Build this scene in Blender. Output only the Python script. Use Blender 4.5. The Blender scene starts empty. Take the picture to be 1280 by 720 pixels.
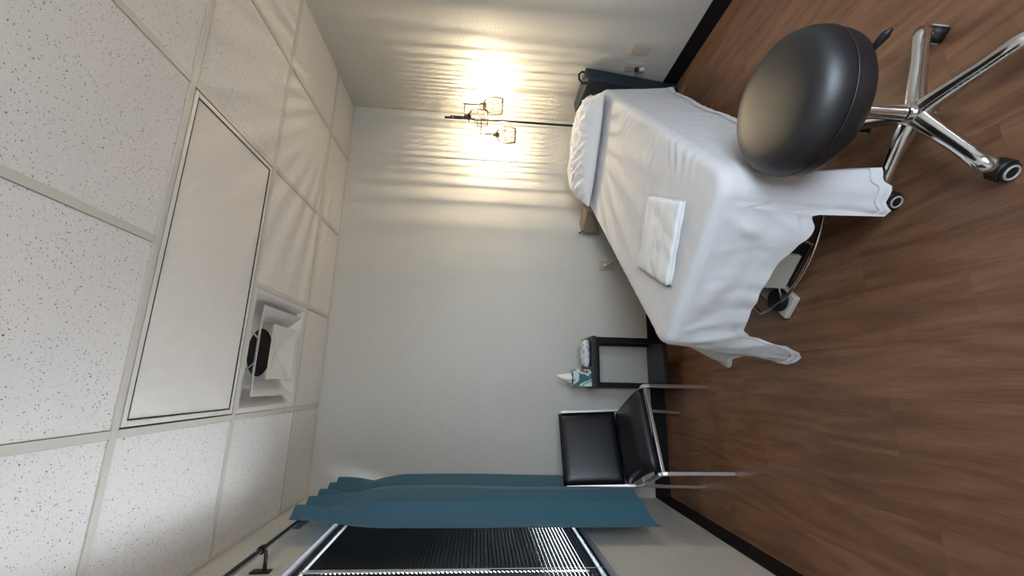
import bpy, bmesh, math, random
from mathutils import Vector, Matrix, noise

random.seed(7)
PI = math.pi
SC = bpy.context.scene
COL = SC.collection

# ------------------------------------------------------------------ camera
# the photograph was taken with the phone on its side: the camera is rolled a quarter turn
CAM = Vector((-1.045, -1.374, 1.348))
YAW, PITCH, ROLL, FPX = math.radians(13.086), math.radians(-4.163), math.radians(2.194), 512.67
_f = Vector((math.sin(YAW) * math.cos(PITCH), math.cos(YAW) * math.cos(PITCH), math.sin(PITCH)))
_r = Vector((math.cos(YAW), -math.sin(YAW), 0))
_u = _r.cross(_f)
R_ = math.cos(ROLL) * _r + math.sin(ROLL) * _u
U_ = -math.sin(ROLL) * _r + math.cos(ROLL) * _u
cd = bpy.data.cameras.new('camera')
cam = bpy.data.objects.new('camera', cd)
COL.objects.link(cam)
cd.sensor_fit = 'HORIZONTAL'
cd.sensor_width = 36.0
cd.lens = FPX / 1280 * 36.0
cd.clip_start = 0.02
X_, Y_, Z_ = -U_, R_, -_f
cam.matrix_world = Matrix(((X_.x, Y_.x, Z_.x, CAM.x), (X_.y, Y_.y, Z_.y, CAM.y), (X_.z, Y_.z, Z_.z, CAM.z), (0, 0, 0, 1)))
SC.camera = cam

# ------------------------------------------------------------------ room measures
H = 2.42
XL, XR = -1.79, 1.095
YB, YF = 1.605, -2.45
T = 0.6096

# ------------------------------------------------------------------ world, daylight, exposure
SC.view_settings.view_transform = 'Standard'
SC.view_settings.look = 'None'
SC.view_settings.gamma = 1.0
SC.view_settings.use_curve_mapping = False
SC.view_settings.exposure = 0.30
world = bpy.data.worlds.new('sky')
SC.world = world
world.use_nodes = True
bg = world.node_tree.nodes['Background']
bg.inputs[1].default_value = 12.0
_wn, _wl = world.node_tree.nodes, world.node_tree.links
_tc = _wn.new('ShaderNodeTexCoord'); _sx = _wn.new('ShaderNodeSeparateXYZ')
_rp = _wn.new('ShaderNodeValToRGB')           # pale paving below the horizon, hazy sky above
_rp.color_ramp.elements[0].position = 0.48; _rp.color_ramp.elements[0].color = (0.47, 0.50, 0.54, 1)
_rp.color_ramp.elements[1].position = 0.56; _rp.color_ramp.elements[1].color = (0.76, 0.89, 1.04, 1)
_mr = _wn.new('ShaderNodeMapRange'); _mr.inputs['From Min'].default_value = -1
_wl.new(_tc.outputs['Generated'], _sx.inputs[0]); _wl.new(_sx.outputs['Z'], _mr.inputs['Value'])
_wl.new(_mr.outputs[0], _rp.inputs['Fac']); _wl.new(_rp.outputs['Color'], bg.inputs[0])
BULB_STRENGTH = 12000.0
# sky portal in the added, unseen window of the wall behind the camera
pl = bpy.data.lights.new('added_window_portal', 'AREA')
pl.shape = 'RECTANGLE'
pl.size, pl.size_y = 1.5, 1.2
pl.cycles.is_portal = True
po = bpy.data.objects.new('added_window_portal', pl)
COL.objects.link(po)
po.location = (-0.35, YF - 0.10, 1.55)
po.rotation_euler = (PI / 2, 0, 0)

# ------------------------------------------------------------------ material helpers
def new_mat(name):
    m = bpy.data.materials.new(name)
    m.use_nodes = True
    nt = m.node_tree
    return m, nt, nt.nodes['Principled BSDF']

def srgb(r, g, b):
    def c(v):
        v /= 255.0
        return v / 12.92 if v <= 0.04045 else ((v + 0.055) / 1.055) ** 2.4
    return (c(r), c(g), c(b), 1)

def mat(name, col, rough=0.5, metal=0.0, bump=0.0, bscale=100.0, var=0.0, vscale=8.0, coat=0.0, spec=None, distort=0.0, detail=3.0):
    m, nt, p = new_mat(name)
    p.inputs['Base Color'].default_value = col
    p.inputs['Roughness'].default_value = rough
    p.inputs['Metallic'].default_value = metal
    if coat:
        p.inputs['Coat Weight'].default_value = coat
    if spec is not None:
        p.inputs['Specular IOR Level'].default_value = spec
    tc = nt.nodes.new('ShaderNodeTexCoord')
    if bump:
        n = nt.nodes.new('ShaderNodeTexNoise')
        n.inputs['Scale'].default_value = bscale
        n.inputs['Detail'].default_value = detail
        n.inputs['Distortion'].default_value = distort
        nt.links.new(tc.outputs['Object'], n.inputs['Vector'])
        b = nt.nodes.new('ShaderNodeBump')
        b.inputs['Strength'].default_value = bump
        b.inputs['Distance'].default_value = 0.004
        nt.links.new(n.outputs['Fac'], b.inputs['Height'])
        nt.links.new(b.outputs['Normal'], p.inputs['Normal'])
    if var:
        n2 = nt.nodes.new('ShaderNodeTexNoise')
        n2.inputs['Scale'].default_value = vscale
        n2.inputs['Detail'].default_value = 4
        nt.links.new(tc.outputs['Object'], n2.inputs['Vector'])
        r = nt.nodes.new('ShaderNodeValToRGB')
        r.color_ramp.elements[0].position = 0.3
        r.color_ramp.elements[1].position = 0.7
        r.color_ramp.elements[0].color = tuple(c * (1 - var) for c in col[:3]) + (1,)
        r.color_ramp.elements[1].color = tuple(min(1, c * (1 + var)) for c in col[:3]) + (1,)
        nt.links.new(n2.outputs['Fac'], r.inputs['Fac'])
        nt.links.new(r.outputs['Color'], p.inputs['Base Color'])
    return m

def mat_wall():
    m = mat('wall_paint', srgb(196, 193, 184), 0.40, 0, 0.55, 75, 0.02, 2.5, detail=2.5)
    return m

def mat_ceiling_tile():
    m, nt, p = new_mat('ceiling_tile')
    N, L = nt.nodes, nt.links
    tc = N.new('ShaderNodeTexCoord')
    oi = N.new('ShaderNodeObjectInfo')
    off = N.new('ShaderNodeVectorMath'); off.operation = 'MULTIPLY_ADD'
    sc = N.new('ShaderNodeVectorMath'); sc.operation = 'SCALE'
    comb = N.new('ShaderNodeCombineXYZ')
    L.new(oi.outputs['Random'], comb.inputs[0]); L.new(oi.outputs['Random'], comb.inputs[1])
    sc.inputs['Scale'].default_value = 17.0
    L.new(comb.outputs[0], sc.inputs[0])
    add = N.new('ShaderNodeVectorMath'); add.operation = 'ADD'
    L.new(tc.outputs['Object'], add.inputs[0]); L.new(sc.outputs[0], add.inputs[1])
    # warp for worm-like fissures
    nz = N.new('ShaderNodeTexNoise'); nz.inputs['Scale'].default_value = 70; nz.inputs['Detail'].default_value = 2
    L.new(add.outputs[0], nz.inputs['Vector'])
    wm = N.new('ShaderNodeVectorMath'); wm.operation = 'SCALE'; wm.inputs['Scale'].default_value = 0.014
    L.new(nz.outputs['Color'], wm.inputs[0])
    a2 = N.new('ShaderNodeVectorMath'); a2.operation = 'ADD'
    L.new(add.outputs[0], a2.inputs[0]); L.new(wm.outputs[0], a2.inputs[1])
    def holes(scale, r0, r1):
        v = N.new('ShaderNodeTexVoronoi'); v.inputs['Scale'].default_value = scale
        L.new(a2.outputs[0], v.inputs['Vector'])
        sep = N.new('ShaderNodeSeparateColor'); L.new(v.outputs['Color'], sep.inputs[0])
        mr = N.new('ShaderNodeMapRange')
        mr.inputs['To Min'].default_value = r0; mr.inputs['To Max'].default_value = r1
        L.new(sep.outputs[0], mr.inputs['Value'])
        sub = N.new('ShaderNodeMath'); sub.operation = 'SUBTRACT'
        L.new(v.outputs['Distance'], sub.inputs[0]); L.new(mr.outputs[0], sub.inputs[1])
        mm = N.new('ShaderNodeMapRange'); mm.inputs['From Min'].default_value = -0.05; mm.inputs['From Max'].default_value = 0.05
        L.new(sub.outputs[0], mm.inputs['Value'])
        return mm.outputs[0]
    h1 = holes(145, -0.20, 0.31)
    h2 = holes(250, -0.16, 0.27)
    mn = N.new('ShaderNodeMath'); mn.operation = 'MINIMUM'
    L.new(h1, mn.inputs[0]); L.new(h2, mn.inputs[1])
    mix = N.new('ShaderNodeMix'); mix.data_type = 'RGBA'
    mix.inputs[6].default_value = srgb(132, 122, 113); mix.inputs[7].default_value = srgb(222, 218, 213)
    L.new(mn.outputs[0], mix.inputs[0])
    L.new(mix.outputs[2], p.inputs['Base Color'])
    p.inputs['Roughness'].default_value = 0.9
    b = N.new('ShaderNodeBump'); b.inputs['Strength'].default_value = 0.5; b.inputs['Distance'].default_value = 0.002
    L.new(mn.outputs[0], b.inputs['Height']); L.new(b.outputs['Normal'], p.inputs['Normal'])
    return m

def mat_plank():
    m, nt, p = new_mat('wood_plank')
    N, L = nt.nodes, nt.links
    tc = N.new('ShaderNodeTexCoord'); oi = N.new('ShaderNodeObjectInfo')
    comb = N.new('ShaderNodeCombineXYZ')
    for k in range(3): L.new(oi.outputs['Random'], comb.inputs[k])
    sc = N.new('ShaderNodeVectorMath'); sc.operation = 'SCALE'; sc.inputs['Scale'].default_value = 31.0
    L.new(comb.outputs[0], sc.inputs[0])
    add = N.new('ShaderNodeVectorMath'); add.operation = 'ADD'
    L.new(tc.outputs['Object'], add.inputs[0]); L.new(sc.outputs[0], add.inputs[1])
    def stretched(sx, sy, scale, detail, dist):
        mp = N.new('ShaderNodeMapping'); mp.inputs['Scale'].default_value = (sx, sy, 1)
        L.new(add.outputs[0], mp.inputs['Vector'])
        n = N.new('ShaderNodeTexNoise'); n.inputs['Scale'].default_value = scale
        n.inputs['Detail'].default_value = detail; n.inputs['Distortion'].default_value = dist
        n.inputs['Roughness'].default_value = 0.6
        L.new(mp.outputs[0], n.inputs['Vector'])
        return n.outputs['Fac']
    fine = stretched(34, 2.2, 6.0, 6, 0.4)
    broad = stretched(6, 0.7, 2.0, 3, 1.4)
    # cathedral rings
    mp = N.new('ShaderNodeMapping'); mp.inputs['Scale'].default_value = (5.5, 0.55, 1)
    L.new(add.outputs[0], mp.inputs['Vector'])
    nb = N.new('ShaderNodeTexNoise'); nb.inputs['Scale'].default_value = 1.3; nb.inputs['Detail'].default_value = 1.5
    L.new(mp.outputs[0], nb.inputs['Vector'])
    mu = N.new('ShaderNodeMath'); mu.operation = 'MULTIPLY'; mu.inputs[1].default_value = 46
    L.new(nb.outputs['Fac'], mu.inputs[0])
    sn = N.new('ShaderNodeMath'); sn.operation = 'SINE'; L.new(mu.outputs[0], sn.inputs[0])
    s1 = N.new('ShaderNodeMath'); s1.operation = 'MULTIPLY_ADD'; s1.inputs[1].default_value = 0.07; s1.inputs[2].default_value = 0.0
    L.new(sn.outputs[0], s1.inputs[0])
    m1 = N.new('ShaderNodeMath'); m1.operation = 'MULTIPLY_ADD'; m1.inputs[1].default_value = 0.55
    L.new(fine, m1.inputs[0]); L.new(s1.outputs[0], m1.inputs[2])
    m2 = N.new('ShaderNodeMath'); m2.operation = 'MULTIPLY_ADD'; m2.inputs[1].default_value = 0.55
    L.new(broad, m2.inputs[0]); L.new(m1.outputs[0], m2.inputs[2])
    r = N.new('ShaderNodeValToRGB')
    r.color_ramp.elements[0].position = 0.32; r.color_ramp.elements[0].color = srgb(98, 67, 49)
    r.color_ramp.elements[1].position = 0.80; r.color_ramp.elements[1].color = srgb(144, 104, 77)
    e = r.color_ramp.elements.new(0.54); e.color = srgb(121, 85, 62)
    L.new(m2.outputs[0], r.inputs['Fac'])
    hs = N.new('ShaderNodeHueSaturation')
    mr = N.new('ShaderNodeMapRange'); mr.inputs['To Min'].default_value = 0.95; mr.inputs['To Max'].default_value = 1.05
    L.new(oi.outputs['Random'], mr.inputs['Value']); L.new(mr.outputs[0], hs.inputs['Value'])
    L.new(r.outputs['Color'], hs.inputs['Color']); L.new(hs.outputs['Color'], p.inputs['Base Color'])
    p.inputs['Roughness'].default_value = 0.40
    b = N.new('ShaderNodeBump'); b.inputs['Strength'].default_value = 0.08; b.inputs['Distance'].default_value = 0.002
    L.new(fine, b.inputs['Height']); L.new(b.outputs['Normal'], p.inputs['Normal'])
    return m

def mat_prism():
    m, nt, p = new_mat('prismatic_diffuser')
    N, L = nt.nodes, nt.links
    p.inputs['Base Color'].default_value = srgb(238, 232, 224)
    p.inputs['Roughness'].default_value = 0.24
    p.inputs['Specular IOR Level'].default_value = 0.8
    tc = N.new('ShaderNodeTexCoord')
    mp = N.new('ShaderNodeMapping'); mp.inputs['Rotation'].default_value = (0, 0, PI / 4)
    L.new(tc.outputs['Object'], mp.inputs['Vector'])
    def w(axis):
        t = N.new('ShaderNodeTexWave'); t.wave_type = 'BANDS'; t.bands_direction = axis
        t.inputs['Scale'].default_value = 42
        L.new(mp.outputs[0], t.inputs['Vector']); return t.outputs['Fac']
    mu = N.new('ShaderNodeMath'); mu.operation = 'ADD'
    L.new(w('X'), mu.inputs[0]); L.new(w('Y'), mu.inputs[1])
    b = N.new('ShaderNodeBump'); b.inputs['Strength'].default_value = 0.4; b.inputs['Distance'].default_value = 0.003
    L.new(mu.outputs[0], b.inputs['Height']); L.new(b.outputs['Normal'], p.inputs['Normal'])
    return m

def mat_print(name, stops, scale, rough=0.35, metal=0.0, distort=1.5):
    m, nt, p = new_mat(name)
    N, L = nt.nodes, nt.links
    tc = N.new('ShaderNodeTexCoord')
    n = N.new('ShaderNodeTexNoise'); n.inputs['Scale'].default_value = scale; n.inputs['Detail'].default_value = 1.5
    n.inputs['Distortion'].default_value = distort
    L.new(tc.outputs['Object'], n.inputs['Vector'])
    r = N.new('ShaderNodeValToRGB'); r.color_ramp.interpolation = 'CONSTANT'
    els = r.color_ramp.elements
    els[0].position = stops[0][0]; els[0].color = stops[0][1]
    els[1].position = stops[1][0]; els[1].color = stops[1][1]
    for pos, c in stops[2:]:
        e = els.new(pos); e.color = c
    L.new(n.outputs['Fac'], r.inputs['Fac']); L.new(r.outputs['Color'], p.inputs['Base Color'])
    p.inputs['Roughness'].default_value = rough; p.inputs['Metallic'].default_value = metal
    return m

def mat_emit(name, col, strength):
    m, nt, p = new_mat(name)
    p.inputs['Base Color'].default_value = (1, 1, 1, 1)
    p.inputs['Emission Color'].default_value = col
    p.inputs['Emission Strength'].default_value = strength
    return m

def mat_cloth(name, col, weave=900, sheen=0.15, rough=0.85, wr=0.25):
    m = mat(name, col, rough, 0, wr, 26, 0.0, 8, distort=0.6, detail=5)
    m.node_tree.nodes['Principled BSDF'].inputs['Sheen Weight'].default_value = sheen
    return m

M = {}
M['wall'] = mat_wall()
M['tile'] = mat_ceiling_tile()
M['grid'] = mat('grid_paint', srgb(200, 195, 184), 0.5)
M['plenum'] = mat('plenum_dark', srgb(60, 58, 55), 0.9)
M['plank'] = mat_plank()
M['subfloor'] = mat('subfloor', srgb(48, 32, 24), 0.8)
M['base'] = mat('black_vinyl_base', srgb(12, 12, 15), 0.6, spec=0.3)
M['white_metal'] = mat('white_enamel', srgb(214, 210, 204), 0.42)
M['prism'] = mat_prism()
M['black'] = mat('black_paint', srgb(13, 13, 15), 0.45)
M['black_metal'] = mat('black_metal', srgb(20, 19, 20), 0.38, 0.4)
M['duct'] = mat('duct_dark', srgb(16, 16, 18), 0.8)
M['sheet'] = mat_cloth('white_sheet', srgb(214, 213, 214), wr=0.12)
M['pillowcase'] = mat_cloth('white_pillowcase', srgb(224, 222, 220), wr=0.35)
M['towel'] = mat_cloth('white_towel', srgb(232, 231, 230), wr=0.35)
M['curtain'] = mat_cloth('teal_curtain', srgb(46, 90, 110), wr=0.06, sheen=0.1, rough=0.75)
M['vinyl'] = mat('black_vinyl', srgb(22, 23, 27), 0.36, 0, 0.12, 260, spec=0.5)
M['stoolvinyl'] = mat('stool_vinyl', srgb(16, 17, 22), 0.47, 0, 0.06, 300, spec=0.85)
M['brushed'] = mat('brushed_chrome', (0.86, 0.85, 0.84, 1), 0.34, 1.0)
M['chrome'] = mat('chrome', (0.78, 0.77, 0.76, 1), 0.14, 1.0)
M['satin'] = mat('satin_steel', (0.62, 0.61, 0.60, 1), 0.28, 1.0)
M['plastic'] = mat('black_plastic', srgb(20, 20, 22), 0.5)
M['ringgrey'] = mat('grey_plastic', srgb(176, 172, 166), 0.4)
M['tablewood'] = mat('black_wood', srgb(11, 10, 11), 0.55, 0, 0.03, 60, spec=0.25)
M['tabletop'] = mat('dark_table_top', srgb(27, 26, 26), 0.42, 0, 0.04, 60)
M['plate'] = mat('outlet_plastic', srgb(184, 174, 156), 0.4)
M['slot'] = mat('slot_dark', srgb(30, 28, 26), 0.6)
M['case'] = mat('teal_vinyl_case', srgb(28, 38, 46), 0.45, 0, 0.1, 200)
M['strap'] = mat('black_webbing', srgb(12, 12, 14), 0.8)
M['pink'] = mat('pink_plug', srgb(232, 190, 178), 0.5)
M['bulb'] = mat_emit('bulb_glow', (1.0, 0.83, 0.60, 1), BULB_STRENGTH)
M['socket'] = mat('lamp_socket', srgb(92, 80, 62), 0.4, 0.6)
M['wire'] = mat('shade_wire', srgb(30, 27, 24), 0.45, 0.5)
M['slat'] = mat('blind_slat', srgb(17, 18, 21), 0.5, spec=0.3)
M['revealpaint'] = mat('window_reveal_paint', srgb(184, 184, 190), 0.5)
M['winframe'] = mat('window_frame_dark', srgb(24, 25, 27), 0.4, 0.5)
M['cream'] = mat('cream_enamel', srgb(206, 201, 188), 0.4)
M['beige'] = mat('beige_laminate', srgb(128, 118, 102), 0.55)
M['foam'] = mat('table_vinyl', srgb(205, 200, 190), 0.5)
M['tissue'] = mat_cloth('white_tissue', srgb(238, 232, 222), wr=0.3)
M['tissuebox'] = mat_print('tissue_box_print', [(0.0, srgb(46, 104, 112)), (0.44, srgb(206, 212, 208)), (0.53, srgb(120, 160, 164)), (0.57, srgb(156, 82, 66)), (0.64, srgb(60, 116, 120))], 8.5, distort=1.6)
M['wipes'] = mat_print('wipes_print', [(0.0, srgb(206, 210, 214)), (0.47, srgb(96, 128, 160)), (0.52, srgb(216, 214, 212)), (0.58, srgb(226, 168, 132)), (0.62, srgb(214, 212, 210))], 16, 0.25, 0.0)
def mat_clear():
    m, nt, p = new_mat('clear_bulb_glass')
    t = nt.nodes.new('ShaderNodeBsdfTransparent'); t.inputs[0].default_value = (1, 0.97, 0.92, 1)
    gl = nt.nodes.new('ShaderNodeBsdfGlossy'); gl.inputs['Roughness'].default_value = 0.05
    mx = nt.nodes.new('ShaderNodeMixShader'); mx.inputs[0].default_value = 0.06
    nt.links.new(t.outputs[0], mx.inputs[1]); nt.links.new(gl.outputs[0], mx.inputs[2])
    nt.links.new(mx.outputs[0], nt.nodes['Material Output'].inputs['Surface'])
    return m
M['clear'] = mat_clear()
g, gnt, gp = new_mat('window_glass')
gp.inputs['Base Color'].default_value = (0.95, 0.98, 1, 1)
gp.inputs['Roughness'].default_value = 0.0
gp.inputs['Transmission Weight'].default_value = 1.0
gp.inputs['IOR'].default_value = 1.02
M['glass'] = g

# ------------------------------------------------------------------ geometry helpers
class MB:
    def __init__(self):
        self.bm = bmesh.new()
    def box(self, lo, hi, rz=0.0, c=None):
        x0, y0, z0 = lo; x1, y1, z1 = hi
        vs = [(x0, y0, z0), (x1, y0, z0), (x1, y1, z0), (x0, y1, z0), (x0, y0, z1), (x1, y0, z1), (x1, y1, z1), (x0, y1, z1)]
        if rz:
            c = c or ((x0 + x1) / 2, (y0 + y1) / 2)
            vs = [(c[0] + (x - c[0]) * math.cos(rz) - (y - c[1]) * math.sin(rz), c[1] + (x - c[0]) * math.sin(rz) + (y - c[1]) * math.cos(rz), z) for x, y, z in vs]
        v = [self.bm.verts.new(p) for p in vs]
        for f in ((3, 2, 1, 0), (4, 5, 6, 7), (0, 1, 5, 4), (1, 2, 6, 5), (2, 3, 7, 6), (3, 0, 4, 7)):
            self.bm.faces.new([v[i] for i in f])
        return self
    def hexa(self, pts):
        v = [self.bm.verts.new(p) for p in pts]
        for f in ((3, 2, 1, 0), (4, 5, 6, 7), (0, 1, 5, 4), (1, 2, 6, 5), (2, 3, 7, 6), (3, 0, 4, 7)):
            self.bm.faces.new([v[i] for i in f])
        return self
    def tube(self, pts, rad, n=10, square=False, cap=True, closed=False):
        pts = [Vector(p) for p in pts]
        rads = rad if isinstance(rad, (list, tuple)) else [rad] * len(pts)
        rings = []
        up = Vector((0, 0, 1))
        prevx = None
        N_ = len(pts)
        for i, p in enumerate(pts):
            if closed:
                d = pts[(i + 1) % N_] - pts[(i - 1) % N_]
            else:
                d = pts[min(i + 1, N_ - 1)] - pts[max(i - 1, 0)]
            d.normalize()
            if prevx is None:
                ref = up if abs(d.z) < 0.9 else Vector((1, 0, 0))
                x = (ref - d * ref.dot(d)).normalized()
            else:
                x = (prevx - d * prevx.dot(d)).normalized()
            prevx = x
            y = d.cross(x)
            ring = []
            k = 4 if square else n
            for j in range(k):
                a = 2 * PI * j / k + (PI / 4 if square else 0)
                r = rads[i] * (math.sqrt(2) if square else 1)
                ring.append(self.bm.verts.new(p + x * math.cos(a) * r + y * math.sin(a) * r))
            rings.append(ring)
        k = len(rings[0])
        rng = range(N_) if closed else range(N_ - 1)
        for i in rng:
            a, b = rings[i], rings[(i + 1) % N_]
            for j in range(k):
                self.bm.faces.new((a[j], a[(j + 1) % k], b[(j + 1) % k], b[j]))
        if cap and not closed:
            self.bm.faces.new(rings[0][::-1]); self.bm.faces.new(rings[-1])
        return self
    def lathe(self, prof, c=(0, 0, 0), n=32, axis=None):
        c = Vector(c)
        if axis is None:
            ax, ex, ey = Vector((0, 0, 1)), Vector((1, 0, 0)), Vector((0, 1, 0))
        else:
            ax = Vector(axis).normalized()
            ref = Vector((0, 0, 1)) if abs(ax.z) < 0.9 else Vector((1, 0, 0))
            ex = (ref - ax * ref.dot(ax)).normalized(); ey = ax.cross(ex)
        rings = []
        for r, z in prof:
            if r < 1e-6:
                rings.append([self.bm.verts.new(c + ax * z)])
            else:
                rings.append([self.bm.verts.new(c + ax * z + ex * r * math.cos(2 * PI * j / n) + ey * r * math.sin(2 * PI * j / n)) for j in range(n)])
        for a, b in zip(rings[:-1], rings[1:]):
            for j in range(n):
                k = (j + 1) % n
                if len(a) == 1 and len(b) == 1: continue
                if len(a) == 1: self.bm.faces.new((a[0], b[k], b[j]))
                elif len(b) == 1: self.bm.faces.new((a[j], a[k], b[0]))
                else: self.bm.faces.new((a[j], a[k], b[k], b[j]))
        return self
    def grid(self, P, closed_u=False):
        V = [[self.bm.verts.new(p) for p in row] for row in P]
        nu, nv = len(V), len(V[0])
        for i in range(nu if closed_u else nu - 1):
            for j in range(nv - 1):
                a, b = V[i], V[(i + 1) % nu]
                self.bm.faces.new((a[j], b[j], b[j + 1], a[j + 1]))
        return V
    def build(self, name, m, parent=None, smooth=False, bevel=0.0, seg=2, sub=0, auto=None, solid=0.0):
        bmesh.ops.recalc_face_normals(self.bm, faces=self.bm.faces[:])
        me = bpy.data.meshes.new(name)
        self.bm.to_mesh(me); self.bm.free()
        me.materials.append(m)
        o = bpy.data.objects.new(name, me)
        COL.objects.link(o)
        if parent is not None:
            o.parent = parent
        if smooth:
            for p in me.polygons: p.use_smooth = True
            if auto is not None:
                try: me.set_sharp_from_angle(angle=math.radians(auto))
                except Exception: pass
        if solid:
            s = o.modifiers.new('solid', 'SOLIDIFY'); s.thickness = solid; s.offset = -1
        if bevel:
            b = o.modifiers.new('bevel', 'BEVEL'); b.width = bevel; b.segments = seg; b.limit_method = 'ANGLE'
            b.angle_limit = math.radians(40); b.harden_normals = False
        if sub:
            s = o.modifiers.new('sub', 'SUBSURF'); s.levels = sub; s.render_levels = sub
        return o

def tag(o, label=None, cat=None, group=None, kind=None):
    if label: o['label'] = label
    if cat: o['category'] = cat
    if group: o['group'] = group
    if kind: o['kind'] = kind
    return o

def thing(name, label, cat, loc=(0, 0, 0), rz=0.0, group=None):
    o = bpy.data.objects.new(name, None)
    o.empty_display_size = 0.1
    COL.objects.link(o)
    o.location = loc
    o.rotation_euler = (0, 0, rz)
    return tag(o, label, cat, group)

def box(name, lo, hi, m, parent=None, bevel=0.0, **k):
    return MB().box(lo, hi).build(name, m, parent, bevel=bevel, **k)

def lerp_table(tab, s, period=None):
    if period:
        s = min(s % period, tab[-1][0])
    for (a, b) in zip(tab[:-1], tab[1:]):
        if a[0] <= s <= b[0]:
            t = (s - a[0]) / max(1e-9, b[0] - a[0])
            t = t * t * (3 - 2 * t)
            return [x + (y - x) * t for x, y in zip(a[1:], b[1:])]
    return list(tab[-1][1:])

# ------------------------------------------------------------------ floor
floor = box('floor', (XL - 0.14, YF - 0.14, -0.06), (XR + 0.12, YB + 0.12, -0.009), M['subfloor'])
tag(floor, kind='structure')
PW, PLEN = 0.1805, 1.22
pm = None
def plank_mesh(w, l):
    mb = MB().box((0, 0, -0.008), (w, l, 0))
    return mb
cache = {}
nx = int(math.ceil((XR - XL) / PW))
for c in range(nx):
    x0 = XL + c * PW
    w = min(PW, XR - x0)
    y = YF - random.uniform(0.0, 1.0)
    while y < YB:
        a, b = max(y, YF), min(y + PLEN, YB)
        if b - a > 0.03:
            key = (round(w, 3), round(b - a, 3))
            if key not in cache:
                o = plank_mesh(w - 0.0003, b - a - 0.0004).build('plank', M['plank'], floor)
                cache[key] = o.data
            else:
                o = bpy.data.objects.new('plank', cache[key]); COL.objects.link(o); o.parent = floor
            o.location = (x0, a, 0)
        y += PLEN

# ------------------------------------------------------------------ walls
def wall_with_hole(name, axis, pos, thick, a0, a1, hole=None):
    mb = MB()
    def bx(lo_a, hi_a, z0, z1):
        if axis == 'x': mb.box((min(pos, pos + thick), lo_a, z0), (max(pos, pos + thick), hi_a, z1))
        else: mb.box((lo_a, min(pos, pos + thick), z0), (hi_a, max(pos, pos + thick), z1))
    if hole:
        h0, h1, z0, z1 = hole
        bx(a0, h0, -0.0, H + 0.1); bx(h1, a1, -0.0, H + 0.1); bx(h0, h1, -0.0, z0); bx(h0, h1, z1, H + 0.1)
    else:
        bx(a0, a1, -0.0, H + 0.1)
    return tag(mb.build(name, M['wall']), kind='structure')
WY0, WY1, WZ0, WZ1 = -0.85, 1.50, 0.745, 2.09
wall_with_hole('wall_back', 'y', YB, 0.12, XL - 0.14, XR + 0.12)
wall_with_hole('wall_right', 'x', XR, 0.12, YF, YB)
wall_with_hole('wall_left', 'x', XL, -0.14, YF, YB, (WY0, WY1, WZ0, WZ1))
wall_with_hole('wall_rear', 'y', YF, -0.14, XL - 0.14, XR + 0.12, (-1.1, 0.4, 0.95, 2.15))  # opening for the added daylight window, out of view
BH = 0.106
tag(box('baseboard_back', (XL, YB - 0.008, 0), (XR, YB, BH), M['base'], bevel=0.002), kind='structure')
tag(box('baseboard_right', (XR - 0.008, YF, 0), (XR, YB - 0.008, BH), M['base'], bevel=0.002), kind='structure')
tag(box('baseboard_left', (XL, YF, 0), (XL + 0.008, YB - 0.008, BH), M['base'], bevel=0.002), kind='structure')
tag(box('baseboard_rear', (XL + 0.008, YF, 0), (XR - 0.008, YF + 0.008, BH), M['base'], bevel=0.002), kind='structure')

# ------------------------------------------------------------------ ceiling: slab, tiles, grid bars, wall angle
ceil = box('ceiling', (XL - 0.14, YF - 0.14, H + 0.10), (XR + 0.12, YB + 0.12, H + 0.22), M['plenum'])
tag(ceil, kind='structure')
xs = [XL] + [i * T for i in range(-2, 2)] + [XR]
ys = [YF] + [j * T for j in range(-4, 3)] + [YB]
tcache = {}
for a, (x0, x1) in enumerate(zip(xs[:-1], xs[1:])):
    for b, (y0, y1) in enumerate(zip(ys[:-1], ys[1:])):
        ii, jj = round(x0 / T), round(y0 / T)
        is_light = (b > 0 and jj == 0 and a in (1, 2))
        is_vent = (b > 0 and jj == 1 and a == 1)
        if is_light or is_vent: continue
        key = (round(x1 - x0, 3), round(y1 - y0, 3))
        if key not in tcache:
            w, l = x1 - x0 - 0.027, y1 - y0 - 0.027
            o = MB().box((-w / 2, -l / 2, 0), (w / 2, l / 2, 0.016)).build('ceiling_tile', M['tile'], ceil)
            tcache[key] = o.data
        else:
            o = bpy.data.objects.new('ceiling_tile', tcache[key]); COL.objects.link(o); o.parent = ceil
        o.location = ((x0 + x1) / 2, (y0 + y1) / 2, H + 0.005)
GW = 0.012
for y in ys[1:-1]:
    box('grid_bar', (XL + 0.001, y - GW, H), (XR - 0.001, y + GW, H + 0.03), M['grid'], ceil)
gcache = {}
for x in xs[1:-1]:
    for b, (y0, y1) in enumerate(zip(ys[:-1], ys[1:])):
        if abs(x + T) < 0.01 and abs(y0) < 0.01: continue
        box('grid_bar', (x - GW, y0 + GW + 0.001, H), (x + GW, y1 - GW - 0.001, H + 0.03), M['grid'], ceil)
tag(MB().box((XL, YF, H - 0.001), (XL + 0.014, YB, H + 0.004)).build('trim_1', M['grid']), kind='structure')
tag(MB().box((XR - 0.014, YF, H - 0.001), (XR, YB, H + 0.004)).build('trim_2', M['grid']), kind='structure')
tag(MB().box((XL + 0.014, YB - 0.014, H - 0.001), (XR - 0.014, YB, H + 0.004)).build('trim_3', M['grid']), kind='structure')

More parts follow.
